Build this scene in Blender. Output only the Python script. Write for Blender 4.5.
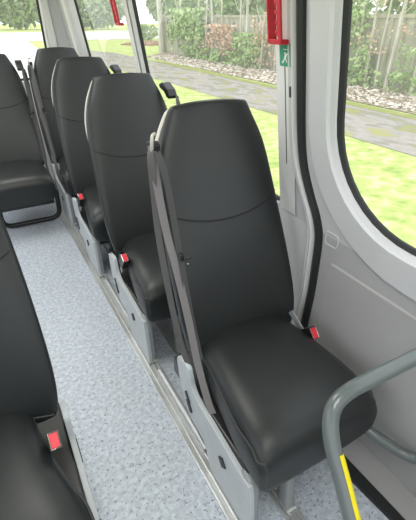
import bpy, bmesh, math, random
from mathutils.bvhtree import BVHTree
from mathutils import Vector, Matrix
from mathutils.geometry import tessellate_polygon
random.seed(7)
S = bpy.context.scene
COL = S.collection
for o in list(bpy.data.objects): bpy.data.objects.remove(o)

# ------------------------------------------------------------------ camera
FPX = 400.0
pitch = math.atan(243/FPX); yaw = math.atan(258/math.hypot(243, FPX))
fw = Vector((math.sin(yaw)*math.cos(pitch), math.cos(yaw)*math.cos(pitch), -math.sin(pitch)))
rt = Vector((math.cos(yaw), -math.sin(yaw), 0)); up = rt.cross(fw)
cam = bpy.data.cameras.new('camera'); cam.sensor_fit = 'VERTICAL'; cam.sensor_height = 36
cam.lens = 36*FPX/520; cam.clip_start = .02; cam.clip_end = 400
camo = bpy.data.objects.new('camera', cam); COL.objects.link(camo)
M = Matrix((rt, up, -fw)).transposed().to_4x4(); M.translation = Vector((0, 0, 1.36)); camo.matrix_world = M
S.camera = camo

# ------------------------------------------------------------------ light
SKY_STRENGTH = 1.0
FILL_POWER = 5.0
S.view_settings.view_transform = 'Standard'; S.view_settings.look = 'None'
S.view_settings.gamma = 1.0; S.view_settings.use_curve_mapping = False
S.view_settings.exposure = 1.05
try:
    S.cycles.use_denoising = True
    S.cycles.max_bounces = 10; S.cycles.diffuse_bounces = 6; S.cycles.transparent_max_bounces = 16
except Exception: pass
W = bpy.data.worlds.new('overcast_sky'); S.world = W; W.use_nodes = True
nt = W.node_tree; nt.nodes.clear()
wo = nt.nodes.new('ShaderNodeOutputWorld'); wb = nt.nodes.new('ShaderNodeBackground')
tc = nt.nodes.new('ShaderNodeTexCoord'); wn = nt.nodes.new('ShaderNodeTexNoise'); wr = nt.nodes.new('ShaderNodeValToRGB')
wn.inputs['Scale'].default_value = 1.6; wn.inputs['Detail'].default_value = 3
wr.color_ramp.elements[0].color = (.86, .92, 1.0, 1); wr.color_ramp.elements[1].color = (1, 1, 1, 1)
nt.links.new(tc.outputs['Generated'], wn.inputs['Vector']); nt.links.new(wn.outputs['Fac'], wr.inputs['Fac'])
nt.links.new(wr.outputs['Color'], wb.inputs['Color']); wb.inputs['Strength'].default_value = SKY_STRENGTH
nt.links.new(wb.outputs['Background'], wo.inputs['Surface'])
def area_lamp(name, loc, sx, sy, power):
    l = bpy.data.lights.new(name, 'AREA'); l.shape = 'RECTANGLE'; l.size = sx; l.size_y = sy; l.energy = power
    l.color = (1, .98, .95)
    o = bpy.data.objects.new(name, l); o.location = loc; COL.objects.link(o); return o
area_lamp('added_fill_light', (.05, -.2, 1.83), .5, .8, FILL_POWER)  # unseen fill lights added under the roof to brighten the cabin
area_lamp('added_fill_light', (.05, 1.5, 1.83), .5, .8, FILL_POWER)
area_lamp('added_fill_light', (.05, 3.1, 1.83), .5, .8, FILL_POWER)

# ------------------------------------------------------------------ materials
def mat(name, col, rough=.5, metal=0., spec=.5, bump=0., bscale=60., var=0., vscale=8., coat=0.):
    m = bpy.data.materials.new(name); m.use_nodes = True
    n = m.node_tree; b = n.nodes['Principled BSDF']
    b.inputs['Base Color'].default_value = (*col, 1); b.inputs['Roughness'].default_value = rough
    b.inputs['Metallic'].default_value = metal; b.inputs['Specular IOR Level'].default_value = spec
    b.inputs['Coat Weight'].default_value = coat
    t = n.nodes.new('ShaderNodeTexCoord')
    if var:
        x = n.nodes.new('ShaderNodeTexNoise'); x.inputs['Scale'].default_value = vscale; x.inputs['Detail'].default_value = 4
        r = n.nodes.new('ShaderNodeValToRGB')
        r.color_ramp.elements[0].position = .3; r.color_ramp.elements[1].position = .7
        r.color_ramp.elements[0].color = (*[c*(1-var) for c in col], 1); r.color_ramp.elements[1].color = (*[min(1, c*(1+var)) for c in col], 1)
        n.links.new(t.outputs['Object'], x.inputs['Vector']); n.links.new(x.outputs['Fac'], r.inputs['Fac']); n.links.new(r.outputs['Color'], b.inputs['Base Color'])
    if bump:
        x = n.nodes.new('ShaderNodeTexNoise'); x.inputs['Scale'].default_value = bscale; x.inputs['Detail'].default_value = 3
        u = n.nodes.new('ShaderNodeBump'); u.inputs['Strength'].default_value = bump; u.inputs['Distance'].default_value = .01
        n.links.new(t.outputs['Object'], x.inputs['Vector']); n.links.new(x.outputs['Fac'], u.inputs['Height']); n.links.new(u.outputs['Normal'], b.inputs['Normal'])
    return m
def ramp_mat(name, scale, stops, rough=.9, kind='noise', detail=5, bump=0., stretch=None):
    m = bpy.data.materials.new(name); m.use_nodes = True
    n = m.node_tree; b = n.nodes['Principled BSDF']; b.inputs['Roughness'].default_value = rough
    b.inputs['Specular IOR Level'].default_value = .2
    t = n.nodes.new('ShaderNodeTexCoord'); vec = t.outputs['Object']
    if stretch:
        mp = n.nodes.new('ShaderNodeMapping'); mp.inputs['Scale'].default_value = stretch
        n.links.new(vec, mp.inputs['Vector']); vec = mp.outputs['Vector']
    x = n.nodes.new('ShaderNodeTexNoise'); x.inputs['Scale'].default_value = scale; x.inputs['Detail'].default_value = detail
    r = n.nodes.new('ShaderNodeValToRGB'); e = r.color_ramp.elements
    e[0].position, e[0].color = stops[0][0], (*stops[0][1], 1); e[1].position, e[1].color = stops[-1][0], (*stops[-1][1], 1)
    for p, c in stops[1:-1]:
        q = e.new(p); q.color = (*c, 1)
    n.links.new(vec, x.inputs['Vector']); n.links.new(x.outputs['Fac'], r.inputs['Fac']); n.links.new(r.outputs['Color'], b.inputs['Base Color'])
    if bump:
        u = n.nodes.new('ShaderNodeBump'); u.inputs['Strength'].default_value = bump
        n.links.new(x.outputs['Fac'], u.inputs['Height']); n.links.new(u.outputs['Normal'], b.inputs['Normal'])
    return m
LEATHER = mat('black_leatherette', (.017, .0195, .020), .40, spec=.5, bump=.06, bscale=260, var=.08, vscale=6)
PIPING = mat('dark_grey_piping', (.03, .031, .031), .42)
THREAD = mat('seam_thread', (.012, .012, .012), .7)
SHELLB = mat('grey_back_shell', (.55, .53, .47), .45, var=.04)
SILVER = mat('silver_plastic', (.50, .53, .55), .4, var=.04, vscale=20)
LEGM = mat('grey_leg_paint', (.28, .30, .305), .4, var=.05)
SLOT = mat('dark_slot', (.03, .03, .032), .5)
ALU = mat('brushed_aluminium', (.60, .61, .61), .32, metal=.55, var=.05, vscale=30)
BOLT = mat('steel_bolt', (.55, .57, .58), .3, metal=.8)
WEB = mat('lit_grey_belt_webbing', (.20, .19, .19), .7, bump=.3, bscale=400)  # front seat's webbing, its bright lighting put into the colour
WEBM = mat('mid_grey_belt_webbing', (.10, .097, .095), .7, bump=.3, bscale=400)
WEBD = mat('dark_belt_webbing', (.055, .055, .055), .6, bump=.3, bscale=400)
BLK = mat('black_plastic', (.014, .014, .015), .35)
CHROME = mat('chrome', (.7, .7, .7), .15, metal=1)
RED = mat('red_button', (.75, .03, .05), .4)
REDH = mat('red_bracket', (.55, .025, .04), .35)
WALL = mat('silver_grey_trim', (.57, .57, .58), .34, var=.03, vscale=5, bump=.02, bscale=300)
WALLW = mat('pale_trim', (.74, .735, .72), .42, var=.03, vscale=5)
CARD = mat('grey_door_card', (.40, .395, .40), .5, var=.03, vscale=5, bump=.05, bscale=350)
RUB = mat('black_rubber', (.016, .017, .018), .5)
TUBEM = mat('grey_green_tube', (.115, .135, .135), .28, coat=.35, var=.04)
YEL = mat('yellow_tape', (.85, .72, .01), .45)
GREEN = mat('green_sticker', (.05, .30, .17), .5)
WHITE = mat('white_print', (.8, .8, .78), .5)
HEAD = mat('ceiling_lining', (.6, .6, .58), .8)
FILLC = mat('added_light_housing', (.8, .8, .78), .4)  # casing of the added fill lights
BLACKFRAME = mat('black_frame_paint', (.018, .02, .02), .35)
# speckled vinyl floor
def floor_mat():
    m = bpy.data.materials.new('speckled_vinyl'); m.use_nodes = True; n = m.node_tree; b = n.nodes['Principled BSDF']
    b.inputs['Roughness'].default_value = .42
    t = n.nodes.new('ShaderNodeTexCoord')
    cur = None
    base = (.475, .515, .585, 1)
    def mixin(prev, scale, lo, hi, col, f):
        v = n.nodes.new('ShaderNodeTexNoise'); v.inputs['Scale'].default_value = scale; v.inputs['Detail'].default_value = 2
        r = n.nodes.new('ShaderNodeValToRGB'); r.color_ramp.elements[0].position = lo; r.color_ramp.elements[1].position = hi
        r.color_ramp.elements[0].color = (0, 0, 0, 1); r.color_ramp.elements[1].color = (f, f, f, 1)
        x = n.nodes.new('ShaderNodeMix'); x.data_type = 'RGBA'
        n.links.new(t.outputs['Object'], v.inputs['Vector']); n.links.new(v.outputs['Fac'], r.inputs['Fac']); n.links.new(r.outputs['Color'], x.inputs['Factor'])
        if prev is None: x.inputs['A'].default_value = base
        else: n.links.new(prev, x.inputs['A'])
        x.inputs['B'].default_value = (*col, 1)
        return x.outputs['Result']
    cur = mixin(cur, 55, .42, .66, (.63, .68, .74), .9)
    cur = mixin(cur, 85, .615, .66, (.19, .22, .28), .85)
    cur = mixin(cur, 62, .63, .68, (.33, .34, .36), .8)
    n.links.new(cur, b.inputs['Base Color'])
    return m
FLOOR = floor_mat()
def glass_mat():
    m = bpy.data.materials.new('window_glass'); m.use_nodes = True; n = m.node_tree; n.nodes.clear()
    o = n.nodes.new('ShaderNodeOutputMaterial'); mx = n.nodes.new('ShaderNodeMixShader'); lw_ = n.nodes.new('ShaderNodeLayerWeight')
    pw = n.nodes.new('ShaderNodeMath'); pw.operation = 'POWER'; pw.inputs[1].default_value = 4.5
    fr = n.nodes.new('ShaderNodeMath'); fr.operation = 'MULTIPLY_ADD'; fr.inputs[1].default_value = .75; fr.inputs[2].default_value = .045
    n.links.new(lw_.outputs['Facing'], pw.inputs[0]); n.links.new(pw.outputs[0], fr.inputs[0])
    tr = n.nodes.new('ShaderNodeBsdfTransparent'); gl = n.nodes.new('ShaderNodeBsdfGlossy')
    gl.inputs['Roughness'].default_value = .02; tr.inputs['Color'].default_value = (.96, .98, .97, 1)
    n.links.new(fr.outputs[0], mx.inputs['Fac']); n.links.new(tr.outputs['BSDF'], mx.inputs[1]); n.links.new(gl.outputs['BSDF'], mx.inputs[2])
    du = n.nodes.new('ShaderNodeBsdfTranslucent'); du.inputs['Color'].default_value = (.95, .95, .93, 1)
    m2 = n.nodes.new('ShaderNodeMixShader'); m2.inputs['Fac'].default_value = .11       # even pale translucent haze mixed into the panes
    n.links.new(mx.outputs['Shader'], m2.inputs[1]); n.links.new(du.outputs['BSDF'], m2.inputs[2])
    n.links.new(m2.outputs['Shader'], o.inputs['Surface']); return m
GLASS = glass_mat()
GRASS = ramp_mat('lawn_grass', 5.5, [(.3, (.30, .42, .08)), (.45, (.46, .56, .14)), (.6, (.60, .64, .24)), (.72, (.78, .78, .50))], 1, detail=14, bump=.4)
BLADE = mat('grass_blade', (.52, .62, .20), .8, var=.3, vscale=2)
PATH = ramp_mat('mossy_tarmac', 2.6, [(.34, (.30, .30, .09)), (.43, (.26, .24, .20)), (.52, (.40, .36, .33)), (.60, (.34, .305, .27)), (.66, (.36, .34, .13))], .9, detail=12, stretch=(1, .45, 1))
MOSS = ramp_mat('moss_edge', 5, [(.3, (.22, .26, .04)), (.7, (.36, .36, .12))], 1)
LITTER = ramp_mat('leaf_litter_soil', 7, [(.3, (.15, .17, .06)), (.5, (.38, .30, .22)), (.7, (.55, .47, .38))], 1)
ROAD = ramp_mat('pale_gravel', 2, [(.3, (.62, .62, .58)), (.7, (.78, .78, .74))], 1)
BOARD = ramp_mat('weathered_boards', 3.2, [(.3, (.26, .27, .17)), (.5, (.43, .42, .31)), (.7, (.56, .55, .44))], .9, stretch=(1, 2.5, .25), detail=6)
BARK = ramp_mat('pale_bark', 6, [(.3, (.42, .40, .31)), (.7, (.70, .67, .58))], .9, stretch=(1, 1, .2))
IVY = ramp_mat('ivy_leaves', 2.5, [(.3, (.16, .28, .07)), (.5, (.34, .48, .17)), (.7, (.56, .66, .34))], .6)
DRY = ramp_mat('dry_leaves', 2.5, [(.3, (.45, .27, .17)), (.5, (.66, .45, .31)), (.7, (.72, .60, .47))], .8)
PALELEAF = ramp_mat('pale_fallen_leaves', 4, [(.3, (.55, .42, .31)), (.5, (.74, .65, .55)), (.7, (.88, .84, .78))], .8)
HEDGE = ramp_mat('hedge_leaves', 1.2, [(.3, (.12, .22, .06)), (.5, (.26, .36, .14)), (.7, (.44, .50, .28))], .8)
BLUE = mat('blue_plaque', (.04, .08, .32), .5)

# ------------------------------------------------------------------ builders
def link(name, me, m, parent=None, smooth=True):
    o = bpy.data.objects.new(name, me); COL.objects.link(o)
    if m: me.materials.append(m)
    if smooth:
        for p in me.polygons: p.use_smooth = True
    if parent: o.parent = parent
    return o
def mesh(name, v, f, m, parent=None, smooth=True, bevel=0., auto=None):
    me = bpy.data.meshes.new(name); me.from_pydata([tuple(x) for x in v], [], f)
    bm = bmesh.new(); bm.from_mesh(me); bmesh.ops.recalc_face_normals(bm, faces=bm.faces)
    if bevel: bmesh.ops.bevel(bm, geom=[e for e in bm.edges if e.calc_face_angle(0) > .5], offset=bevel, segments=2, affect='EDGES', profile=.6)
    if auto:
        for e in bm.edges:
            if e.calc_face_angle(0) > auto: e.smooth = False
    bm.to_mesh(me); bm.free()
    return link(name, me, m, parent, smooth)
def prop(o, label=None, cat=None, group=None, kind=None):
    if label: o['label'] = label
    if cat: o['category'] = cat
    if group: o['group'] = group
    if kind: o['kind'] = kind
    return o
def thing(name, label, cat, loc=(0, 0, 0), group=None):
    o = bpy.data.objects.new(name, None); o.location = loc; o.empty_display_size = .1; COL.objects.link(o)
    return prop(o, label, cat, group)
def box(name, a, b, m, parent=None, bevel=.002, smooth=False):
    x0, y0, z0 = a; x1, y1, z1 = b
    v = [(x0,y0,z0),(x1,y0,z0),(x1,y1,z0),(x0,y1,z0),(x0,y0,z1),(x1,y0,z1),(x1,y1,z1),(x0,y1,z1)]
    f = [(0,3,2,1),(4,5,6,7),(0,1,5,4),(1,2,6,5),(2,3,7,6),(3,0,4,7)]
    return mesh(name, v, f, m, parent, smooth, bevel)
def boxes_mesh(name, lst, m, parent=None):
    V = []; F = []
    for (x0, y0, z0), (x1, y1, z1) in lst:
        k = len(V); V += [(x0,y0,z0),(x1,y0,z0),(x1,y1,z0),(x0,y1,z0),(x0,y0,z1),(x1,y0,z1),(x1,y1,z1),(x0,y1,z1)]
        F += [tuple(k+i for i in q) for q in [(0,3,2,1),(4,5,6,7),(0,1,5,4),(1,2,6,5),(2,3,7,6),(3,0,4,7)]]
    return mesh(name, V, F, m, parent, False)
def catmull(pts, n=8):
    P = [Vector(p) for p in pts]; out = []
    for i in range(len(P)-1):
        p0 = P[i-1] if i else P[0]*2-P[1]; p1 = P[i]; p2 = P[i+1]; p3 = P[i+2] if i+2 < len(P) else P[-1]*2-P[-2]
        for k in range(n):
            t = k/n
            out.append(.5*((2*p1)+(p2-p0)*t+(2*p0-5*p1+4*p2-p3)*t*t+(3*p1-p0-3*p2+p3)*t**3))
    out.append(P[-1]); return out
def fillet(pts, r, n=8):                     # polyline with round corners
    P = [Vector(p) for p in pts]; out = [P[0]]
    for i in range(1, len(P)-1):
        a = (P[i-1]-P[i]); b = (P[i+1]-P[i]); d = min(r, a.length*.48, b.length*.48)
        A = P[i]+a.normalized()*d; B = P[i]+b.normalized()*d
        for k in range(n+1):
            t = k/n; out.append(A*(1-t)**2+P[i]*2*t*(1-t)+B*t*t)
    out.append(P[-1]); return out
def sweep(name, pts, prof, m, parent=None, upv=None, closed_prof=True, caps=True, smooth=True, loop=False):
    P = [Vector(p) for p in pts]; V = []; F = []; N = len(prof); prev = None
    for i, p in enumerate(P):
        if loop: t = P[(i+1) % len(P)]-P[i-1]
        else: t = P[min(i+1, len(P)-1)]-P[max(i-1, 0)]
        t.normalize()
        if upv is not None: u = Vector(upv)-t*Vector(upv).dot(t)
        elif prev is None:
            u = Vector((0, 0, 1)) if abs(t.z) < .9 else Vector((1, 0, 0)); u = u-t*u.dot(t)
        else: u = prev-t*prev.dot(t)
        u.normalize(); prev = u; w = t.cross(u)
        for a, b in prof: V.append(p+w*a+u*b)
    L = len(P)
    for i in range(L if loop else L-1):
        for j in range(N):
            j2 = (j+1) % N; i2 = (i+1) % L
            F.append((i*N+j, i*N+j2, i2*N+j2, i2*N+j))
    if caps and not loop:
        F.append(tuple(range(N))); F.append(tuple((L-1)*N+j for j in range(N)))
    return mesh(name, V, F, m, parent, smooth, auto=.9)
def circ(r, n=14): return [(r*math.cos(2*math.pi*i/n), r*math.sin(2*math.pi*i/n)) for i in range(n)]
def rect(w, h): return [(-w/2, -h/2), (w/2, -h/2), (w/2, h/2), (-w/2, h/2)]
def tube(name, pts, r, m, parent=None, n=14): return sweep(name, pts, circ(r, n), m, parent)
def supere(a, b, n, seg=40):
    out = []
    for i in range(seg):
        t = 2*math.pi*i/seg; c, s = math.cos(t), math.sin(t)
        out.append((a*math.copysign(abs(c)**(2/n), c), b*math.copysign(abs(s)**(2/n), s)))
    return out
def rings(name, R, m, parent=None, sub=1):
    V = [p for r in R for p in r]; N = len(R[0]); F = []
    for i in range(len(R)-1):
        for j in range(N): F.append((i*N+j, i*N+(j+1) % N, (i+1)*N+(j+1) % N, (i+1)*N+j))
    F.append(tuple(range(N))); F.append(tuple((len(R)-1)*N+j for j in range(N)))
    o = mesh(name, V, F, m, parent)
    if sub:
        d = o.modifiers.new('smooth', 'SUBSURF'); d.levels = sub; d.render_levels = sub
    return o
def cyl(name, c, r, h, m, parent=None, axis='z', n=20, bevel=.0):
    V = []; 
    for k in (0, 1):
        for a, b in circ(r, n):
            d = h*k
            V.append({'z': (c[0]+a, c[1]+b, c[2]+d), 'x': (c[0]+d, c[1]+a, c[2]+b), 'y': (c[0]+a, c[1]+d, c[2]+b)}[axis])
    F = [(j, (j+1) % n, n+(j+1) % n, n+j) for j in range(n)]+[tuple(range(n)), tuple(range(n, 2*n))]
    return mesh(name, V, F, m, parent, True, bevel, auto=.7)
def extrude_poly(name, pts2, x0, x1, m, parent=None, bevel=.003):        # (y,z) outline between two x
    n = len(pts2); V = [(x0, y, z) for y, z in pts2]+[(x1, y, z) for y, z in pts2]
    F = [tuple(range(n)), tuple(range(n, 2*n))]+[(i, (i+1) % n, n+(i+1) % n, n+i) for i in range(n)]
    return mesh(name, V, F, m, parent, False, bevel)
def rrect(y0, y1, z0, z1, r, seg=10):
    out = []
    rr = r if isinstance(r, (list, tuple)) else [r]*4
    for (cy, cz, a0, q) in [(y1, z0, -90, 0), (y1, z1, 0, 1), (y0, z1, 90, 2), (y0, z0, 180, 3)]:
        R = rr[q]; sy = -1 if cy == y1 else 1; sz = 1 if cz == z0 else -1
        for k in range(seg+1):
            a = math.radians(a0+90*k/seg); out.append((cy+sy*R+R*math.cos(a), cz+sz*R+R*math.sin(a)))
    return out

# ------------------------------------------------------------------ body shell
def wx(z): return .945 if z <= .72 else .945-.15*(z-.72)        # inner face of the right side at height z
def on_wall(p, off=0.): return (wx(p[1])+off, p[0], p[1])
def panel(name, outer, holes, m, parent=None, off=0., fx=None):
    fx = fx or (lambda p: on_wall(p, off))
    loops = [[Vector((y, z, 0)) for y, z in outer]]+[[Vector((y, z, 0)) for y, z in h] for h in holes]
    flat = [(v.x, v.y) for l in loops for v in l]
    tris = tessellate_polygon(loops)
    return mesh(name, [fx(p) for p in flat], [tuple(t) for t in tris], m, parent, False)
def band(name, A, B, offa, offb, m, parent=None, fx=None):      # strip between two outlines at two depths
    n = len(A); f = fx or on_wall
    V = [f(p, offa) for p in A]+[f(p, offb) for p in B]
    return mesh(name, V, [(i, (i+1) % n, n+(i+1) % n, n+i) for i in range(n)], m, parent, True)
def inset(y0, y1, z0, z1, r, d):
    rr = r if isinstance(r, (list, tuple)) else [r]*4
    return rrect(y0+d, y1-d, z0+d, z1-d, [max(.01, q-d) for q in rr])

FLX0, FLX1, FLY0, FLY1 = -.94, .79, -1.6, 4.2
fl = box('floor', (FLX0, FLY0, -.03), (.945, FLY1, 0), FLOOR, bevel=0); prop(fl, kind='structure')
# grey kick plate and black edge strip beside the door
kp = extrude_poly('trim_1', [(-1.6, .0), (.62, .0), (.62, .012), (-1.6, .012)], 0, 1, CARD, bevel=0)
for v in kp.data.vertices:
    y = v.co.y; inner = .84 if y > 0 else .875
    v.co.x = inner if v.co.x < .5 else .944
prop(kp, kind='structure')
ks = mesh('trim_2', [(.788, .62, .0), (.842, .62, .0), (.877, -1.6, .0), (.86, -1.6, .0), (.788, .62, .016), (.842, .62, .016), (.877, -1.6, .016), (.86, -1.6, .016),
     (.818, .3, 0), (.853, .3, 0), (.818, .3, .016), (.853, .3, .016)],
     [(0,1,5,4), (4,5,11,10), (0,4,10,8), (1,9,11,5), (10,11,6,7), (8,10,7,3), (9,2,6,11), (3,7,6,2), (0,8,9,1), (8,3,2,9)], RUB, smooth=False)
prop(ks, kind='structure')

SEAM = 1.0
WIN = {1: (-.75, .884, .786, 1.62, [.32, .12, .12, .2]), 2: (1.125, 2.395, .72, 1.62, .05), 3: (2.475, 3.66, .75, 1.62, .08)}
def win_parts(i, wallobj):
    y0, y1, z0, z1, r = WIN[i]
    A = inset(y0, y1, z0, z1, r, 0); B = inset(y0, y1, z0, z1, r, .012); Cc = inset(y0, y1, z0, z1, r, .014); D = inset(y0, y1, z0, z1, r, .027); E = inset(y0, y1, z0, z1, r, .029)
    w = thing('window_%d' % i, None, None, (wx(1.2), (y0+y1)/2, 1.2)); prop(w, kind='structure')
    def loc(o):
        for v in o.data.vertices: v.co -= w.location
        return o
    loc(band('window_reveal', A, B, 0, .012, WALL, w))
    loc(band('reveal_side', B, Cc, .012, .022, WALL, w))
    s = loc(band('rubber_seal', Cc, D, .018, .026, RUB, w))
    loc(band('rubber_lip', D, E, .026, .034, RUB, w))
    loc(panel('glass_pane', E, [], GLASS, w, off=.033))
# body side behind the seam, in two height strips so that the fold at z = .72 stays crisp
wl = panel('wall_right', [(SEAM, .72), (FLY1, .72), (FLY1, 1.9), (SEAM, 1.9)], [rrect(*WIN[2]), rrect(*WIN[3])], WALL)
lo = panel('lower_side_panel', [(.9, 0), (FLY1, 0), (FLY1, .72), (.9, .72)], [], WALL, wl)
prop(wl, kind='structure')
dr = panel('door_1', [(-1.6, .72), (SEAM, .72), (SEAM, 1.9), (-1.6, 1.9)], [rrect(*WIN[1])], WALL)
prop(dr, kind='structure')
panel('lower_door_panel', [(-1.6, 0), (.9, 0), (.9, .72), (-1.6, .72)], [], CARD, dr)
for i in (1, 2, 3): win_parts(i, None)
# raised window surround on the door
SO = rrect(-1.2, .965, .672, 1.75, [.42, .1, .1, .2]); SI = rrect(*WIN[1])
so2 = rrect(-1.2, .952, .690, 1.75, [.408, .1, .1, .2])
sur = band('window_surround', so2, SI, -.016, -.012, WALL, dr)
band('surround_edge', SO, so2, .0, -.016, WALL, dr)
band('surround_lip', SI, inset(*WIN[1], .004), -.012, .014, WALL, dr)
# door card: slightly raised field with a rounded border, and the finger recess
ca = rrect(-1.0, .842, .10, .632, [.04, .03, .04, .04]); cb = inset(-1.0, .842, .10, .632, [.04, .03, .04, .04], .005)
cc = inset(-1.0, .842, .10, .632, [.04, .03, .04, .04], .010)
band('card_edge', ca, cb, 0, -.006, CARD, dr); 
panel('door_card', cb, [], CARD, dr, off=-.006)
ra = rrect(.815, .872, .690, .737, .012, 5)
ra = [(y, z) for y, z in ra]
tube('recess_border', [on_wall(p, -.001) for p in ra+ra[:1]], .0028, WALL, dr, 6)
# rubber seal between door and body
seal_path = [(1.0, 1.88), (1.0, 1.5), (1.0, 1.25), (.998, 1.05), (.985, .94), (.95, .845), (.918, .775), (.900, .70), (.894, .60), (.893, .46), (.90, .33), (.905, .15), (.905, .01)]
def flat_strip(name, path, w, t, m, off=0., dy=0.):
    P = catmull([(wx(z)+off, y+dy, z) for y, z in path], 6)
    return sweep(name, P, [(-w/2, -t), (-w/2*.8, t*.6), (0, t), (w/2*.8, t*.6), (w/2, -t)], m, upv=(-1, 0, 0))
o = flat_strip('trim_3', seal_path, .034, .02, RUB); prop(o, kind='structure')
o = flat_strip('trim_4', seal_path, .018, .016, WALLW, 0, .034); prop(o, kind='structure')
o = flat_strip('trim_5', [(y+.055, z) for y, z in seal_path], .018, .010, WALL, 0, 0); prop(o, kind='structure')
# pale pillar cover with its seam and slot
pc = panel('trim_6', [(1.03, .73), (1.12, .73), (1.12, 1.88), (1.03, 1.88)], [], WALLW, off=-.006); prop(pc, kind='structure')
tube('cover_seam', [(wx(z)-.006, 1.075, z) for z in (.92, 1.1, 1.23)], .0018, SLOT, pc, 6)
sl = box('slot', (wx(1.16)-.009, 1.046, 1.144), (wx(1.16)-.005, 1.056, 1.176), SLOT, pc, 0)
for v in sl.data.vertices: v.co.x -= .15*(v.co.z-1.16)
pc2 = panel('trim_7', [(2.402, .78), (2.468, .78), (2.468, 1.88), (2.402, 1.88)], [], WALLW, off=-.006); prop(pc2, kind='structure')
# skirting along the side behind the seam
bs = box('baseboard_right', (.925, 1.0, 0), (.945, 4.2, .10), CARD, bevel=.004); prop(bs, kind='structure')
# rear wall with its window, pillars
RY = 4.2
rw = panel('wall_back', [(-.95, 0), (.945, 0), (.945, .72), (wx(1.9), 1.9), (-.77, 1.9)], [rrect(-.70, .70, .86, 1.62, .06)], WALL, fx=lambda p: (p[0], RY, p[1])); prop(rw, kind='structure')
fxr = lambda p, off=0: (p[0], RY+off, p[1])
w4 = thing('window_4', None, None, (0, RY, 1.2)); prop(w4, kind='structure')
for o in [band('window_reveal', rrect(-.70, .70, .86, 1.62, .06), inset(-.70, .70, .86, 1.62, .06, .012), 0, .02, WALLW, w4, fxr),
          band('rubber_seal', inset(-.70, .70, .86, 1.62, .06, .012), inset(-.70, .70, .86, 1.62, .06, .03), .02, .03, RUB, w4, fxr),
          panel('glass_pane', inset(-.70, .70, .86, 1.62, .06, .03), [], GLASS, w4, fx=lambda p: (p[0], RY+.03, p[1]))]:
    for v in o.data.vertices: v.co -= w4.location
t = sweep('trim_8', [(.745, RY-.012, .75), (.742, RY-.012, 1.2), (.70, RY-.012, 1.86)], rect(.055, .024), WALLW, upv=(0, 1, 0), smooth=False); prop(t, kind='structure')
t = sweep('trim_9', [(wx(z)-.012, 3.86, z) for z in (.0, .72, 1.2, 1.88)], rect(.024, .09), WALLW, upv=(0, 1, 0), smooth=False); prop(t, kind='structure')
# left side and roof (behind the camera's left, let the daylight in through their openings)
def lx(z): return -.945 if z <= .72 else -.945+.15*(z-.72)
lw = panel('wall_left', [(-1.6, .72), (RY, .72), (RY, 1.9), (-1.6, 1.9)], [rrect(-1.5, -.05, .80, 1.66, .1), rrect(.05, 1.05, .80, 1.66, .1), rrect(1.15, 2.4, .80, 1.66, .1), rrect(2.5, 3.9, .80, 1.66, .1)], WALL, fx=lambda p: (lx(p[1]), p[0], p[1])); prop(lw, kind='structure')
panel('lower_side_panel', [(-1.6, 0), (RY, 0), (RY, .72), (-1.6, .72)], [], WALL, lw, fx=lambda p: (lx(p[1]), p[0], p[1]))
wf = box('added_wall_front', (-.94, -1.62, 0), (.94, -1.58, .95), WALL, bevel=0); prop(wf, kind='structure')  # unseen wall added to cut low light from the open front
ce = box('ceiling', (-.77, -1.6, 1.9), (.77, RY, 1.93), HEAD, bevel=0); prop(ce, kind='structure')
for i, y in enumerate((-.2, 1.5, 3.1)):
    box('added_light_housing', (.05-.27, y-.42, 1.855), (.05+.27, y+.42, 1.9), FILLC, ce, .01)  # casings made up to go with the added fill lights

# ------------------------------------------------------------------ floor rails
def rail(name, label, x, w):
    t = thing(name, label, 'rail', (x, 1.4, 0), 'aluminium seat rails in the floor')
    L0, L1 = -2.0, 2.7
    box('rail_base', (-w/2, L0, .0), (w/2, L1, .004), ALU, t, .001)
    for sx in (-1, 1):
        box('rail_lip', (sx*w/2-.005, L0, .0), (sx*w/2+.005, L1, .010), ALU, t, .002)
        box('rail_rib', (sx*w*.17-.004, L0, .004), (sx*w*.17+.004, L1, .010), ALU, t, .002)
    return t
rail('floor_rail', 'bright aluminium rail set in the floor along the aisle side of the seats', .405, .062)
rail('floor_rail', 'aluminium rail in the floor under the middle of the wall-side seats', .557, .045)

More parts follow.
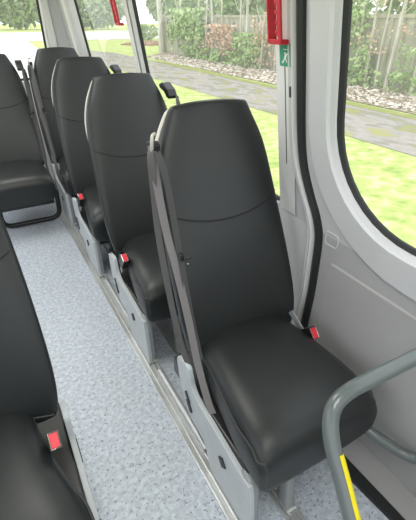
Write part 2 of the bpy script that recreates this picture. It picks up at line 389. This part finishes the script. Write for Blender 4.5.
# ------------------------------------------------------------------ seats
YO = .70                                        # local y = world y of the first seat - YO
BACK = [(.350, .905, .205, .026), (.370, .905, .214, .036), (.45, .920, .229, .040), (.55, .952, .230, .042), (.68, .999, .227, .042), (.80, 1.045, .220, .040),
        (.90, 1.080, .213, .038), (.98, 1.105, .200, .035), (1.04, 1.122, .180, .032), (1.085, 1.135, .157, .028), (1.112, 1.142, .144, .023), (1.125, 1.149, .136, .016), (1.129, 1.154, .130, .008)]
def wrap(z): return -.040*max(0, min(1, (.92-z)/.45))          # the sides of the back come forward low down
def back_front(z):                              # front surface depth and half width at height z
    for a, b in zip(BACK, BACK[1:]):
        if a[0] <= z <= b[0]:
            t = (z-a[0])/(b[0]-a[0]); return a[1]+(b[1]-a[1])*t, a[2]+(b[2]-a[2])*t, a[3]+(b[3]-a[3])*t
    return BACK[-1][1:]
def seat(label, loc, aisle=-1, belt=-1, back_dx=0., inset=(0, 0, 0, 0, 0), first=False, group='black covered passenger seats', show_buckle=True):
    t = thing('passenger_seat', label, 'seat', loc, group)
    y_ = lambda y: y-YO
    # back cover: rounded loft, crown rising to the middle
    R = []
    for z, y, w, th in BACK:
        ring = []
        for a, b in supere(w, th, 4.2 if z < 1.05 else 3.4, 44):
            crown = max(0, (z-1.0)/.128)*.012*(1-(a/.15)**2) if z > 1.0 else 0
            lean = b*.30
            ring.append((a, y_(y)+th+b+.006*(1-(abs(a)/w)**2)*(-1 if b < 0 else 0)+wrap(z)*(abs(a)/w)**2.5, z+crown-lean*.3+(.022*(1-(a/w)**2) if z < .4 else 0)))
        R.append(ring)
    R = [[(p[0]+back_dx, p[1], p[2]) for p in r] for r in R]
    br = rings('backrest', R, LEATHER, t, 1)
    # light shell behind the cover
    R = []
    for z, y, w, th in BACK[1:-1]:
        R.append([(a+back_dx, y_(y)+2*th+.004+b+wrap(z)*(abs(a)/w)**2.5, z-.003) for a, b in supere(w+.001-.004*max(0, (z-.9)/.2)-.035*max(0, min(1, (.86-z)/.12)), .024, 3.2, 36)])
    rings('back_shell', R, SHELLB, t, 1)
    # stitched seam sagging across the back, laid on the front surface
    bpy.context.view_layer.update()
    dg = bpy.context.evaluated_depsgraph_get(); bv = BVHTree.FromObject(br, dg)
    P = []
    for k in range(29):
        u = -.985+1.97*k/28; z = .785+.050*u*u
        h = bv.ray_cast(Vector((u*.2185+back_dx, -1, z)), Vector((0, 1, 0)))
        if h[0] is not None: P.append(h[0])
    tube('seam', P, .0026, THREAD, t, 6)
    tube('seam_ridge', [p+Vector((0, 0, -.006)) for p in P], .0028, LEATHER, t, 6)
    P = []
    for k in range(21):
        u = -.95+1.9*k/20; z = .370+.022*(1-u*u)
        h = bv.ray_cast(Vector((u*.21+back_dx, -1, z)), Vector((0, 1, 0)))
        if h[0] is not None: P.append(h[0])
    tube('hem_piping', P, .004, PIPING, t, 8)
    # cushion
    q0, q1, q2, q3, q4 = inset
    CU = [(.965, .150-q0, .15, .405, .315), (.955, .165-q0, .165, .415, .29), (.90, .178-q1, .178, .426, .272), (.78, .192-q2, .194, .430, .258), (.66, .213-q3, .2055, .432, .250), (.58, .226-q4, .208, .431, .245), (.51, .2295, .208, .424, .240),
          (.478, .230, .208, .409, .235), (.460, .2295, .2075, .390, .235), (.451, .227, .205, .372, .239), (.447, .219, .197, .355, .254)]
    R = []
    for y, wa, wb, zt, zb in CU:                    # wa: half width on the aisle side, wb: on the other
        ring = []; w = (wa+wb)/2; cx = aisle*(wa-wb)/2
        for a, b in supere(w, (zt-zb)/2, 4.2, 48):
            z = (zt+zb)/2+b
            if b > 0: z += .007*(1-(a/w)**2)
            ring.append((a+cx, y_(y), z))
        R.append(ring)
    cu = rings('seat_cushion', R, LEATHER, t, 1)
    for sx in (-1, 1):
        P = []
        for y, wa, wb, zt, zb in CU[2:9]:
            w = wa if sx == aisle else wb; zl = (.385 if sx == aisle else .40) if y > .49 else .37
            e = (abs(zl-(zt+zb)/2)/((zt-zb)/2))**4.2
            P.append((sx*((wa+wb)/2*(1-e)**(1/4.2)+(aisle*(wa-wb)/2)*sx-.0015), y_(y), zl))
        P += [(sx*(.213 if sx == aisle else .19), y_(.4515), .33), (sx*(.211 if sx == aisle else .188), y_(.4535), .27)]
        P = catmull(P, 5)
        tube('cushion_piping', P, .0042 if sx == aisle else .0028, PIPING, t, 8)
    # side shell on the aisle side: a sweeping panel that runs down into the front foot
    top = [(.952, .325), (.940, .350), (.872, .362), (.852, .330), (.835, .292), (.79, .266), (.70, .258), (.60, .246), (.54, .240), (.49, .236)]
    low = [(.480, .19), (.47, .10), (.462, .014), (.50, .010), (.69, .010), (.722, .05), (.75, .105), (.80, .117), (.86, .122), (.895, .155), (.935, .24)]
    out = catmull([(y, z, 0) for y, z in top], 4)+catmull([(y, z, 0) for y, z in low], 4)
    sh = extrude_poly('side_shell', [(y_(p.x), p.y) for p in out], min(aisle*.236, aisle*.219), max(aisle*.236, aisle*.219), SILVER, t, .003)
    X = aisle*.2375
    for (yy, zz, ln, wd) in ((.868, .218, .045, .010), (.856, .186, .048, .016), (.628, .168, .034, .026)):
        d = Vector((0, -.62, -.785)); n_ = Vector((0, .785, -.62)); c = Vector((X, y_(yy), zz))
        V = []
        for dx in (-.004, .002):
            for a, b in ((-1, -1), (1, -1), (1, 1), (-1, 1)): V.append(c+Vector((dx, 0, 0))+d*ln/2*a+n_*wd/2*b)
        mesh('slot', V, [(0,1,2,3), (4,5,6,7), (0,1,5,4), (1,2,6,5), (2,3,7,6), (3,0,4,7)], SLOT, sh, False)
    # legs: front column on the aisle rail, inner leg on the second rail, rear foot clamp
    for nm, xx in (('leg', aisle*.212), ('leg', aisle*.075)):
        R = []
        for z, r1, dy in ((.012, .026, 0), (.03, .024, 0), (.10, .021, .006), (.20, .024, .016), (.252, .032, .03)):
            R.append([(xx+a, y_(.495)+dy+b, z) for a, b in supere(r1*.8, r1*1.15, 3, 20)])
        lg = rings(nm, R, LEGM, t, 1)
        box('foot_clamp', (xx-.020, y_(.46), .010), (xx+.020, y_(.56), .024), ALU, lg, .004)
        for yy in (.475, .545): cyl('bolt', (xx, y_(yy), .024), .008, .007, BOLT, lg, n=10)
        tube('rail_insert', [(xx-aisle*.0, y_(.775), .018), (xx-aisle*.0, y_(1.21), .018)], .013, ALU, lg, 12)
        R = []
    box('seat_pan', (min(-aisle*.185, aisle*.2185), y_(.52), .19), (max(-aisle*.185, aisle*.2185), y_(1.03), .262), BLK, t, .006)
    box('pedestal_brace', (aisle*.20-.012, y_(.64), .012), (aisle*.20+.012, y_(.70), .245), LEGM, t, .006)
    # belt: guide at the shoulder, webbing down to the hip, stowed tongue
    b = belt
    if b == aisle:
        g = extrude_poly('belt_guide', [(y_(1.105), 1.012), (y_(1.072), 1.028), (y_(1.070), 1.050), (y_(1.09), 1.056), (y_(1.135), 1.045), (y_(1.14), 1.02)], b*.200, b*.220, BLK, t, .004)
        cyl('guide_bolt', (b*.220 if b > 0 else b*.220-.006, y_(1.10), 1.033), .008, .006, CHROME, g, 'x', 14)
        lp = fillet([(b*.228, y_(1.070), 1.035), (b*.231, y_(1.058), 1.058), (b*.224, y_(1.068), 1.078), (b*.208, y_(1.09), 1.075)], .012, 5)
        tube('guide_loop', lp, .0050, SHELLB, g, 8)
    else:
        g = extrude_poly('belt_guide', [(y_(1.19), 1.075), (y_(1.15), 1.088), (y_(1.09), 1.062), (y_(1.07), 1.036), (y_(1.075), 1.022), (y_(1.10), 1.026), (y_(1.13), 1.048), (y_(1.18), 1.060)], b*.188, b*.233, BLK, t, .004)
    outer = catmull([(b*.231, y_(1.072), 1.035), (b*.237, y_(1.058), 1.0), (b*.238, y_(1.049), .894), (b*.238, y_(1.040), .797), (b*.238, y_(1.014), .694), (b*.236, y_(.962), .536), (b*.232, y_(.915), .42), (b*.222, y_(.87), .34)], 8)
    inner = catmull([(b*.229, y_(1.064), 1.035), (b*.229, y_(1.060), 1.0), (b*.229, y_(1.030), .90), (b*.228, y_(.992), .80), (b*.226, y_(.944), .715), (b*.219, y_(.885), .559), (b*.216, y_(.832), .414), (b*.214, y_(.772), .305), (b*.212, y_(.735), .262)], 8)
    edge = catmull([(b*.220, y_(1.050), 1.035), (b*.216, y_(1.022), 1.0), (b*.214, y_(.986), .91), (b*.212, y_(.935), .735), (b*.208, y_(.885), .56), (b*.205, y_(.83), .42)], 8)
    sweep('belt_webbing', outer, rect(.024, .002), WEBM if first else WEBD, t, upv=(b*.8, -.6, 0), smooth=False)  # darker copy on all but the front seat stands for shade
    sweep('belt_webbing', inner, rect(.024, .002), WEB if first else WEBM, t, upv=(b*.55, -.83, 0), smooth=False)  # lit tone for the front seat, shaded tone for the others
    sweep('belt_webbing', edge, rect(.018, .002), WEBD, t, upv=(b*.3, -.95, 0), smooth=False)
    tg = box('belt_tongue', (b*.214-.006, y_(.918), .742), (b*.214+.006, y_(.936), .764), BLK, t, .004)
    tube('tongue_plate', [(b*.210, y_(.918), .748), (b*.192, y_(.908), .756)], .0035, BLK, tg, 8)
    cyl('tongue_stop', (b*.196, y_(.918), .728), .003, .004, CHROME, tg, 'y', 8)
    # buckle on the other side
    k = -b
    if k == aisle: bo = Vector((k*(.214 if aisle < 0 else .186), y_(.752), .402 if aisle < 0 else .425)); dirv = Vector((0, -.60, .80))
    else: bo = Vector((k*.198, y_(.768), .402)); dirv = Vector((0, -.72, .69))
    dirv.normalize()
    st = sweep('buckle_stalk', [bo-dirv*.12 if k == aisle else Vector((k*.188, y_(.865), .438)), bo-dirv*.03], rect(.024, .006), LEGM, t, upv=(k, 0, 0), smooth=False)
    bk = sweep('buckle', [bo-dirv*.045, bo+dirv*.030], rect(.044, .027), BLK, t, upv=(k, .0, 0), smooth=False)
    wv = Vector((k, 0, 0)); uu = wv-dirv*wv.dot(dirv); uu.normalize(); tt = dirv.cross(uu)
    V = []
    for e in (0.0, .003):
        for p, q in ((-1, -1), (1, -1), (1, 1), (-1, 1)):
            V.append(bo+dirv*(.0295+e)+uu*.0105*p+tt*.018*q)
    mesh('release_button', V, [(0,1,2,3), (4,5,6,7), (0,1,5,4), (1,2,6,5), (2,3,7,6), (3,0,4,7)], RED, bk, False, .001)
    V = []
    for p, q in ((-1.12, -1.12), (1.12, -1.12), (1.12, 1.12), (-1.12, 1.12)): V.append(bo+dirv*.0305+uu*.0105*p+tt*.018*q)
    tube('button_rim', V+[V[0]], .0015, CHROME, bk, 6)
    return t
RX = .635; PIT = .812
seat('black leatherette seat at the front of the window-side row, grey belt down its left edge', (RX, YO, 0), -1, -1, .011, first=True)
seat('black leatherette seat second in the window-side row, right behind the nearest one', (RX, YO+PIT, 0), -1, 1)
seat('black leatherette seat third in the window-side row, half hidden by the second', (RX, YO+2*PIT, 0), -1, 1).scale = (1, 1, 1.012)
seat('black leatherette seat last in the window-side row, by the rear corner pillar', (RX+.012, YO+3*PIT-.02, 0), -1, -1).scale = (1, 1, 1.022)
seat('black leatherette seat cut off at the left foreground, across the aisle', (-.223, YO, 0), 1, -1, 0., (.028, .034, .030, .020, .006))
# rear bench seat in the aisle on a black tube frame
def rear_seat():
    t = seat('black leatherette rear seat across the aisle end on a black tube frame', (.148, YO+3*PIT-.02, 0), -1, 1)
    for c in list(t.children):
        if c.name.split('.')[0] in ('side_shell', 'leg', 'pedestal_brace', 'buckle', 'buckle_stalk'):
            for g in list(c.children): bpy.data.objects.remove(g)
            bpy.data.objects.remove(c)
    tube('frame_leg', fillet([(.222, -.075, .25), (.222, -.045, .02), (-.19, -.045, .02), (-.19, -.075, .25)], .08, 10), .018, BLACKFRAME, t, 12)
    return t
rear_seat()

# ------------------------------------------------------------------ grab rails
gr = thing('grab_rail', 'curved grey tube handrail in the right foreground with a yellow strip on its descending leg', 'handrail', (.50, .3, .0))
def rel(pts, o): return [Vector(p)-o.location for p in pts]
path = [(.94, .36, .685), (.745, .373, .66), (.535, .392, .628), (.492, .325, .541), (.477, .236, .452), (.452, .06, .27), (.43, -.20, .0)]
tp = fillet(path[:2]+[(.512, .392, .632)]+[(.498, .335, .552)]+path[4:], .10, 10)
tp = catmull([(.94, .36, .685), (.745, .373, .662), (.637, .383, .648), (.572, .388, .636), (.534, .384, .618), (.512, .367, .590), (.498, .335, .551), (.488, .284, .500), (.477, .236, .452), (.452, .10, .315), (.425, -.21, .0)], 8)
tube('rail_tube', rel(tp, gr), .0185, TUBEM, gr, 20)
# yellow tape: thin shell over the side of the tube that faces the wall
ta = [(.4965, .327, .543), (.488, .284, .500), (.477, .236, .452), (.452, .10, .315), (.435, -.09, .12)]
tn = catmull(ta, 6); V = []; F = []
for i, p in enumerate(tn):
    t_ = (tn[min(i+1, len(tn)-1)]-tn[max(i-1, 0)]).normalized(); side = Vector((1, 0, 0)); side = (side-t_*side.dot(t_)).normalized(); frn = t_.cross(side)
    if frn.z < 0: frn = -frn
    for k in range(6):
        a = math.radians(22+74*k/5)
        d = side*math.cos(a)+frn*math.sin(a); V.append(p+d*.0191-gr.location)
for i in range(len(tn)-1):
    for k in range(5): F.append((i*6+k, i*6+k+1, i*6+7+k, i*6+6+k))
ys = mesh('yellow_strip', V, F, YEL, gr); ys['label'] = 'bright yellow warning strip'
cyl('wall_flange', (.44-.012, .06, .685), .03, .010, TUBEM, gr, 'x')
cyl('floor_flange', (-.075, -.51, 0), .032, .010, TUBEM, gr, 'z')
lr = thing('lower_rail', 'short grey tube low on the wall, between front seat and door', 'handrail', (.90, .38, .2))
tube('rail_tube', rel(fillet([(.942, .56, .26), (.83, .50, .238), (.845, .445, .228), (.889, .365, .204), (.905, .33, .21), (.918, .29, .25), (.942, .27, .28)], .03, 6), lr), .0175, TUBEM, lr, 16)

# ------------------------------------------------------------------ hammers and sticker
def hammer(label, y, zb, group='red emergency hammers in their brackets'):
    x = wx(zb+.08)
    t = thing('emergency_hammer', label, 'hammer', (x, y, zb), group)
    hw, h, dp = .031, .20, .024
    lean = lambda z: -.15*z
    def fr(nm, y0, y1, z0, z1, x0, x1, m, par=t, bev=.003):
        o = box(nm, (x0, y0, z0), (x1, y1, z1), m, par, bev)
        for v in o.data.vertices: v.co.x += lean(v.co.z)
        return o
    fr('bracket_side', hw-.006, hw, 0, h, -dp-.012, -.004, REDH)
    fr('bracket_side', -hw, -hw+.012, 0, h, -dp-.012, -dp-.003, REDH)
    fr('bracket_foot', -hw, hw, -.006, .008, -dp-.01, -.004, REDH)
    fr('bracket_top', -hw, hw, h-.008, h+.006, -dp-.01, -.004, REDH)
    hd = fr('handle', -.021, -.016, .012, h-.012, -.036, -.029, REDH, t, .004)
    for i in range(7): fr('grip_tooth', -.017, -.006, .020+i*.024, .032+i*.024, -.036, -.029, REDH, hd, .003)
    return t
hammer('red emergency hammer in a bracket above the green sticker', 1.072, 1.297)
hammer('red emergency hammer in a bracket on the slim pillar between the two rear side windows', 2.52, 1.325)
st = thing('hammer_sticker', 'small green square sticker with a white pictogram below the red hammer', 'sticker', (wx(1.262)-.008, 1.066, 1.262))
def slab(nm, pts, off, m):
    n = len(pts); V = [(off-.15*z, y, z) for y, z in pts]+[(off+.002-.15*z, y, z) for y, z in pts]
    return mesh(nm, V, [tuple(range(n)), tuple(range(n, 2*n))]+[(i, (i+1) % n, n+(i+1) % n, n+i) for i in range(n)], m, st, False)
slab('sticker_base', rrect(-.032, .032, -.031, .031, .004, 3), 0, GREEN)
def pic(lst):
    V = []; F = []
    for pts in lst:
        k = len(V); V += [(-.0006-.15*z, y, z) for y, z in pts]; F.append(tuple(range(k, k+len(pts))))
    return mesh('pictogram', V, F, WHITE, st, False)
pic([[(.004+.004*math.cos(a*.7), .004+.004*math.sin(a*.7)) for a in range(9)],
     [(.008, -.001), (.001, .001), (-.009, .008), (-.012, .006), (-.003, -.002), (.001, -.010), (.009, -.009)],
     [(.009, -.008), (.016, -.020), (.013, -.022), (.004, -.010)], [(.001, -.009), (-.005, -.019), (-.002, -.021), (.005, -.010)],
     [(.013, .016), (-.012, .016), (-.012, .014), (.013, .014)], [(.017, -.016), (.021, -.018), (.018, -.024), (.013, -.022)]])

# ------------------------------------------------------------------ outdoors
GZ = -.65
def ground(nm, poly, z, m, kind='structure'):
    o = mesh(nm, [(x, y, z) for x, y in poly], [tuple(range(len(poly)))], m, None, False); prop(o, kind=kind); return o
ground('lawn', [(-60, -30), (120, -30), (120, 160), (-60, 160)], GZ-.01, GRASS)
ground('path', [(6.3, -10), (8.75, -10), (8.75, 20), (9.0, 24), (8.9, 29), (7.6, 33), (6.0, 36), (4.5, 36), (5.0, 27), (5.9, 20), (6.3, 15)], GZ, PATH)
ground('path_edge', [(8.7, -10), (9.15, -10), (9.1, 14), (9.5, 20), (8.9, 23), (8.75, 18)], GZ+.006, MOSS)
ground('verge', [(9.1, -10), (12.6, -10), (12.6, 28.5), (9.6, 25), (9.3, 14)], GZ+.012, LITTER)
ground('forecourt', [(-20, 8), (1.5, 8), (4.2, 24), (5.5, 40), (7, 60), (-20, 60)], GZ+.005, ROAD)
ground('road', [(-40, 50), (60, 44), (90, 75), (-60, 75)], GZ+.01, ROAD)
def leaves(nm, fn, n, size, m, flat=False):
    V = []; F = []
    for i in range(n):
        c = Vector(fn()); s = size*random.uniform(.6, 1.4)
        if flat: nrm = Vector((random.uniform(-.5, .5), random.uniform(-.5, .5), 1)).normalized()
        else: nrm = Vector((random.uniform(-1, .1), random.uniform(-1, 1), random.uniform(-.2, 1))).normalized()
        a = nrm.orthogonal().normalized(); a = Matrix.Rotation(random.uniform(0, 6.28), 3, nrm) @ a; b = nrm.cross(a)
        k = len(V); V += [c-a*s, c+b*s*.55-a*.2*s, c+a*s+nrm*.15*s, c-b*s*.55-a*.2*s]; F.append((k, k+1, k+2, k+3))
    return mesh(nm, V, F, m, None, False)
o = leaves('fallen_leaves', lambda: (random.uniform(9.3, 11.7), random.uniform(3, 25), GZ+.03), 3800, .075, PALELEAF, True)
prop(o, 'pale fallen leaves scattered on the verge below the fence', 'leaves', kind='stuff')
# fence
fe = thing('fence', 'tall weathered grey-brown board fence behind the ivy along the path', 'fence', (12.0, 14, GZ))
lst = []; y = -9.0
while y < 13.6:
    w = random.uniform(.13, .17); lst.append(((random.uniform(-.012, .012), y, .0), (.03, y+w-.012, 2.02+random.uniform(-.02, .02)))); y += w
boxes_mesh('boards', lst, BOARD, fe)
box('top_rail', (-.05, -9, 1.98), (.06, 13.6, 2.09), BOARD, fe, .01); box('mid_rail', (.03, -9, .9), (.08, 13.6, .98), BOARD, fe, .01)
for yy in (-4.4, -1.6, 1.2, 4.0, 6.8, 9.6, 13.6): box('post', (-.07, yy-.05, 0), (.05, yy+.05, 2.15), BOARD, fe, .01)
for nm, y, z, lab in (('oval_plaque', 19.1, .99, 'small blue oval plaque on the fence nearer the red hammer'), ('oval_plaque', 26.9, 1.09, 'small blue oval plaque at the far end of the fence')):
    o = rings(nm, [[(11.945-(0 if k == 0 else .02), y+a, z+b) for a, b in supere(.085*s_*(1 if y < 20 else 1.4), .15*s_, 2, 24)] for k, s_ in ((0, 1), (1, .95))], BLUE, None, 0)
    prop(o, lab, 'sign')
# saplings and trunks standing at the fence
def trunk(y, x, r, h, lab, lean=0., m=BARK):
    t = thing('sapling', lab, 'tree', (x, y, GZ), 'bare trunks along the fence')
    P = catmull([(0, 0, -.02), (random.uniform(-.04, .04), lean*.3, h*.35), (random.uniform(-.05, .05), lean*.6, h*.7), (0, lean, h)], 6)
    V = []; F = []; n = 10
    for i, p in enumerate(P):
        rr = r*(1-.45*i/(len(P)-1))
        V += [(p.x+a*rr, p.y+b*rr, p.z) for a, b in circ(1, n)]
    for i in range(len(P)-1):
        for j in range(n): F.append((i*n+j, i*n+(j+1) % n, (i+1)*n+(j+1) % n, (i+1)*n+j))
    mesh('trunk', V, F, m, t)
    for q in range(3):
        z = h*random.uniform(.45, .85); d = random.choice((-1, 1)); p0 = Vector((0, lean*z/h, z))
        tube('branch', catmull([p0, p0+Vector((-.05, d*.3, .25)), p0+Vector((-.1, d*.5, .7))], 4), r*.28, m, t, 6)
    return t
TR = [(27.6, 11.7, .20, 4.6, 'thick pale trunk ending the fence at its far left'), (24.6, 11.75, .07, 4.4, 'thin bare trunk in the dense ivy at the far end of the fence'),
      (22.3, 11.7, .05, 4.4, 'thin pale stem at the right side of the big ivy mass'), (21.4, 11.7, .05, 4.4, 'thin pale stem among the brown dry creeper'), (19.8, 11.7, .045, 4.4, 'thin stem between the brown creeper and the nearer blue plaque'), (15.3, 11.7, .045, 4.2, 'thin stem hidden mostly by the front pillar'), (20.6, 11.6, .07, 4.6, 'slim pale trunk left of the nearer blue plaque'), (18.0, 11.7, .05, 4.4, 'thin pale stem right of the nearer blue plaque'), (17.45, 11.6, .075, 4.6, 'upright bare trunk left of the red hammer above the sticker'),
      (16.1, 11.5, .05, 2.2, 'short leaning stem just left of the hammer above the sticker'), (13.2, 11.6, .06, 4.0, 'bare stem behind the front door pillar'),
      (10.2, 11.6, .05, 4.2, 'thin bare stem in the middle of the door window'), (9.75, 11.6, .035, 3.6, 'very thin stem right of the middle stem in the door window'), (10.75, 11.6, .035, 3.8, 'very thin stem left of the middle stem in the door window'), (9.25, 11.5, .07, 4.4, 'pale trunk at the right edge of the door window'), (8.4, 11.6, .06, 4.4, 'bare trunk at the far right of the door window')]
for y, x, r, h, lab in TR: trunk(y, x, r, h, lab, random.uniform(-.2, .2))
# ivy, one plant per clump
def clump(nm, lab, cat, y0, y1, z0, z1, n, m, size, x0=11.3, x1=11.82, grp=None):
    cy, cz = (y0+y1)/2, (z0+z1)/2
    subs = [(random.uniform(y0, y1), random.uniform(z0, z1), random.uniform(.25, .55)) for _ in range(16)]
    def fn():
        a, b, s = random.choice(subs); return (random.uniform(x0, x1), min(y1, max(y0, random.gauss(a, s*.6))), min(z1, max(z0, random.gauss(b, s*.6))))
    o = leaves(nm, fn, n, size, m); prop(o, lab, cat, grp); return o
clump('ivy_plant', 'big bright green ivy mass climbing the far left part of the fence', 'ivy', 21.6, 25.6, -.5, 1.7, 1500, IVY, .13)
clump('ivy_plant', 'green ivy on the fence just left of the hammer above the sticker', 'ivy', 16.2, 18.2, -.55, .7, 600, IVY, .10)
clump('ivy_plant', 'low ivy running along the foot of the fence left of the front pillar', 'ivy', 17.5, 24.5, -.6, -.1, 900, IVY, .10)
clump('ivy_plant', 'green ivy on the fence at the left half of the door window', 'ivy', 10.2, 12.2, -.5, 2.0, 1100, IVY, .09)
clump('ivy_plant', 'low green ivy at the fence foot in the door window', 'ivy', 7.5, 11.2, -.6, -.15, 600, IVY, .08)
clump('ivy_plant', 'sparse ivy tuft at the right edge of the door window', 'ivy', 7.6, 8.9, -.3, 1.3, 250, IVY, .075)
clump('dry_creeper', 'brown dry creeper right of the big ivy mass', 'creeper', 18.2, 21.6, -.2, 1.0, 500, DRY, .10)
clump('dry_creeper', 'brown dry creeper beside the short leaning stem left of the hammer', 'creeper', 14.8, 16.6, -.4, 1.5, 320, DRY, .085)
clump('dry_creeper', 'brown dry leaves at the top of the door window', 'creeper', 8.6, 11.5, .4, 2.2, 260, DRY, .06)
# trees and shrubs behind the fence and round the lawn
def bush(nm, lab, cat, c, rad, n, size, m=HEDGE, grp=None):
    t = thing(nm, lab, cat, (c[0], c[1], GZ), grp)
    def fn():
        while True:
            p = Vector([random.uniform(-1, 1) for _ in range(3)])
            if .5 < p.length < 1: break
        return (p.x*rad[0], p.y*rad[1], rad[2]*1.02+p.z*rad[2])
    o = leaves('foliage', fn, n, size, m); o.parent = t
    tube('stem', [(0, 0, -.05), (0, 0, rad[2])], .06*rad[2]**.5, BARK, t, 8)
    return t
BU = [((17.2, 6.0), (2.2, 2.4, 2.6), 'pale bushy tree behind the fence at the right edge of the door window'), ((17.4, 12.2), (2.2, 2.6, 2.7), 'pale bushy tree behind the fence at the door window'), ((17.6, 19.5), (2.4, 3.0, 2.9), 'pale bushy tree behind the fence near the front hammer'), ((18.5, 27), (2.6, 3, 3.0), 'pale bushy tree behind the far ivy mass'),
      ((24, 88), (6.5, 4, 4.2), 'bushy tree across the road seen in the rearmost side window'), ((11, 92), (5, 4, 4.5), 'bushy tree across the road left of the rearmost side window'),
      ((0.5, 92), (5, 4, 4.4), 'tall hazy tree across the road seen through the rear window'), ((-10, 90), (5, 4, 4.8), 'hazy tree across the road at the left edge of the rear window'), ((40, 86), (6, 4, 4.2), 'bushy tree across the road beyond the end of the fence'),
      ((18.5, 33.8), (2.4, 2.4, 3.0), 'pale bushy tree behind the far end of the fence'), ((56, 84), (8, 4, 4.6), 'bushy tree far right across the road')]
for (x, y), rad, lab in BU: bush('tree', lab, 'tree', (x, y), rad, 2200, .24 if y < 40 else .55, HEDGE, 'bushy background trees')
bush('shrub', 'small dark shrub on the lawn beyond the end of the fence', 'shrub', (17.0, 44.0), (1.3, 1.3, .7), 500, .16, HEDGE)
mu = rings('mulch_mound', [[(14.6+a, 37+b, GZ+z) for a, b in supere(2.6*s_, 2.2*s_, 2, 24)] for z, s_ in ((-.02, 1), (.12, .8), (.22, .45), (.25, .1))], ramp_mat('brown_mulch', 4, [(.3, (.25, .13, .07)), (.7, (.42, .26, .17))], 1), None, 0)
prop(mu, 'low brown mound of mulch on the lawn beyond the fence end', 'mound')
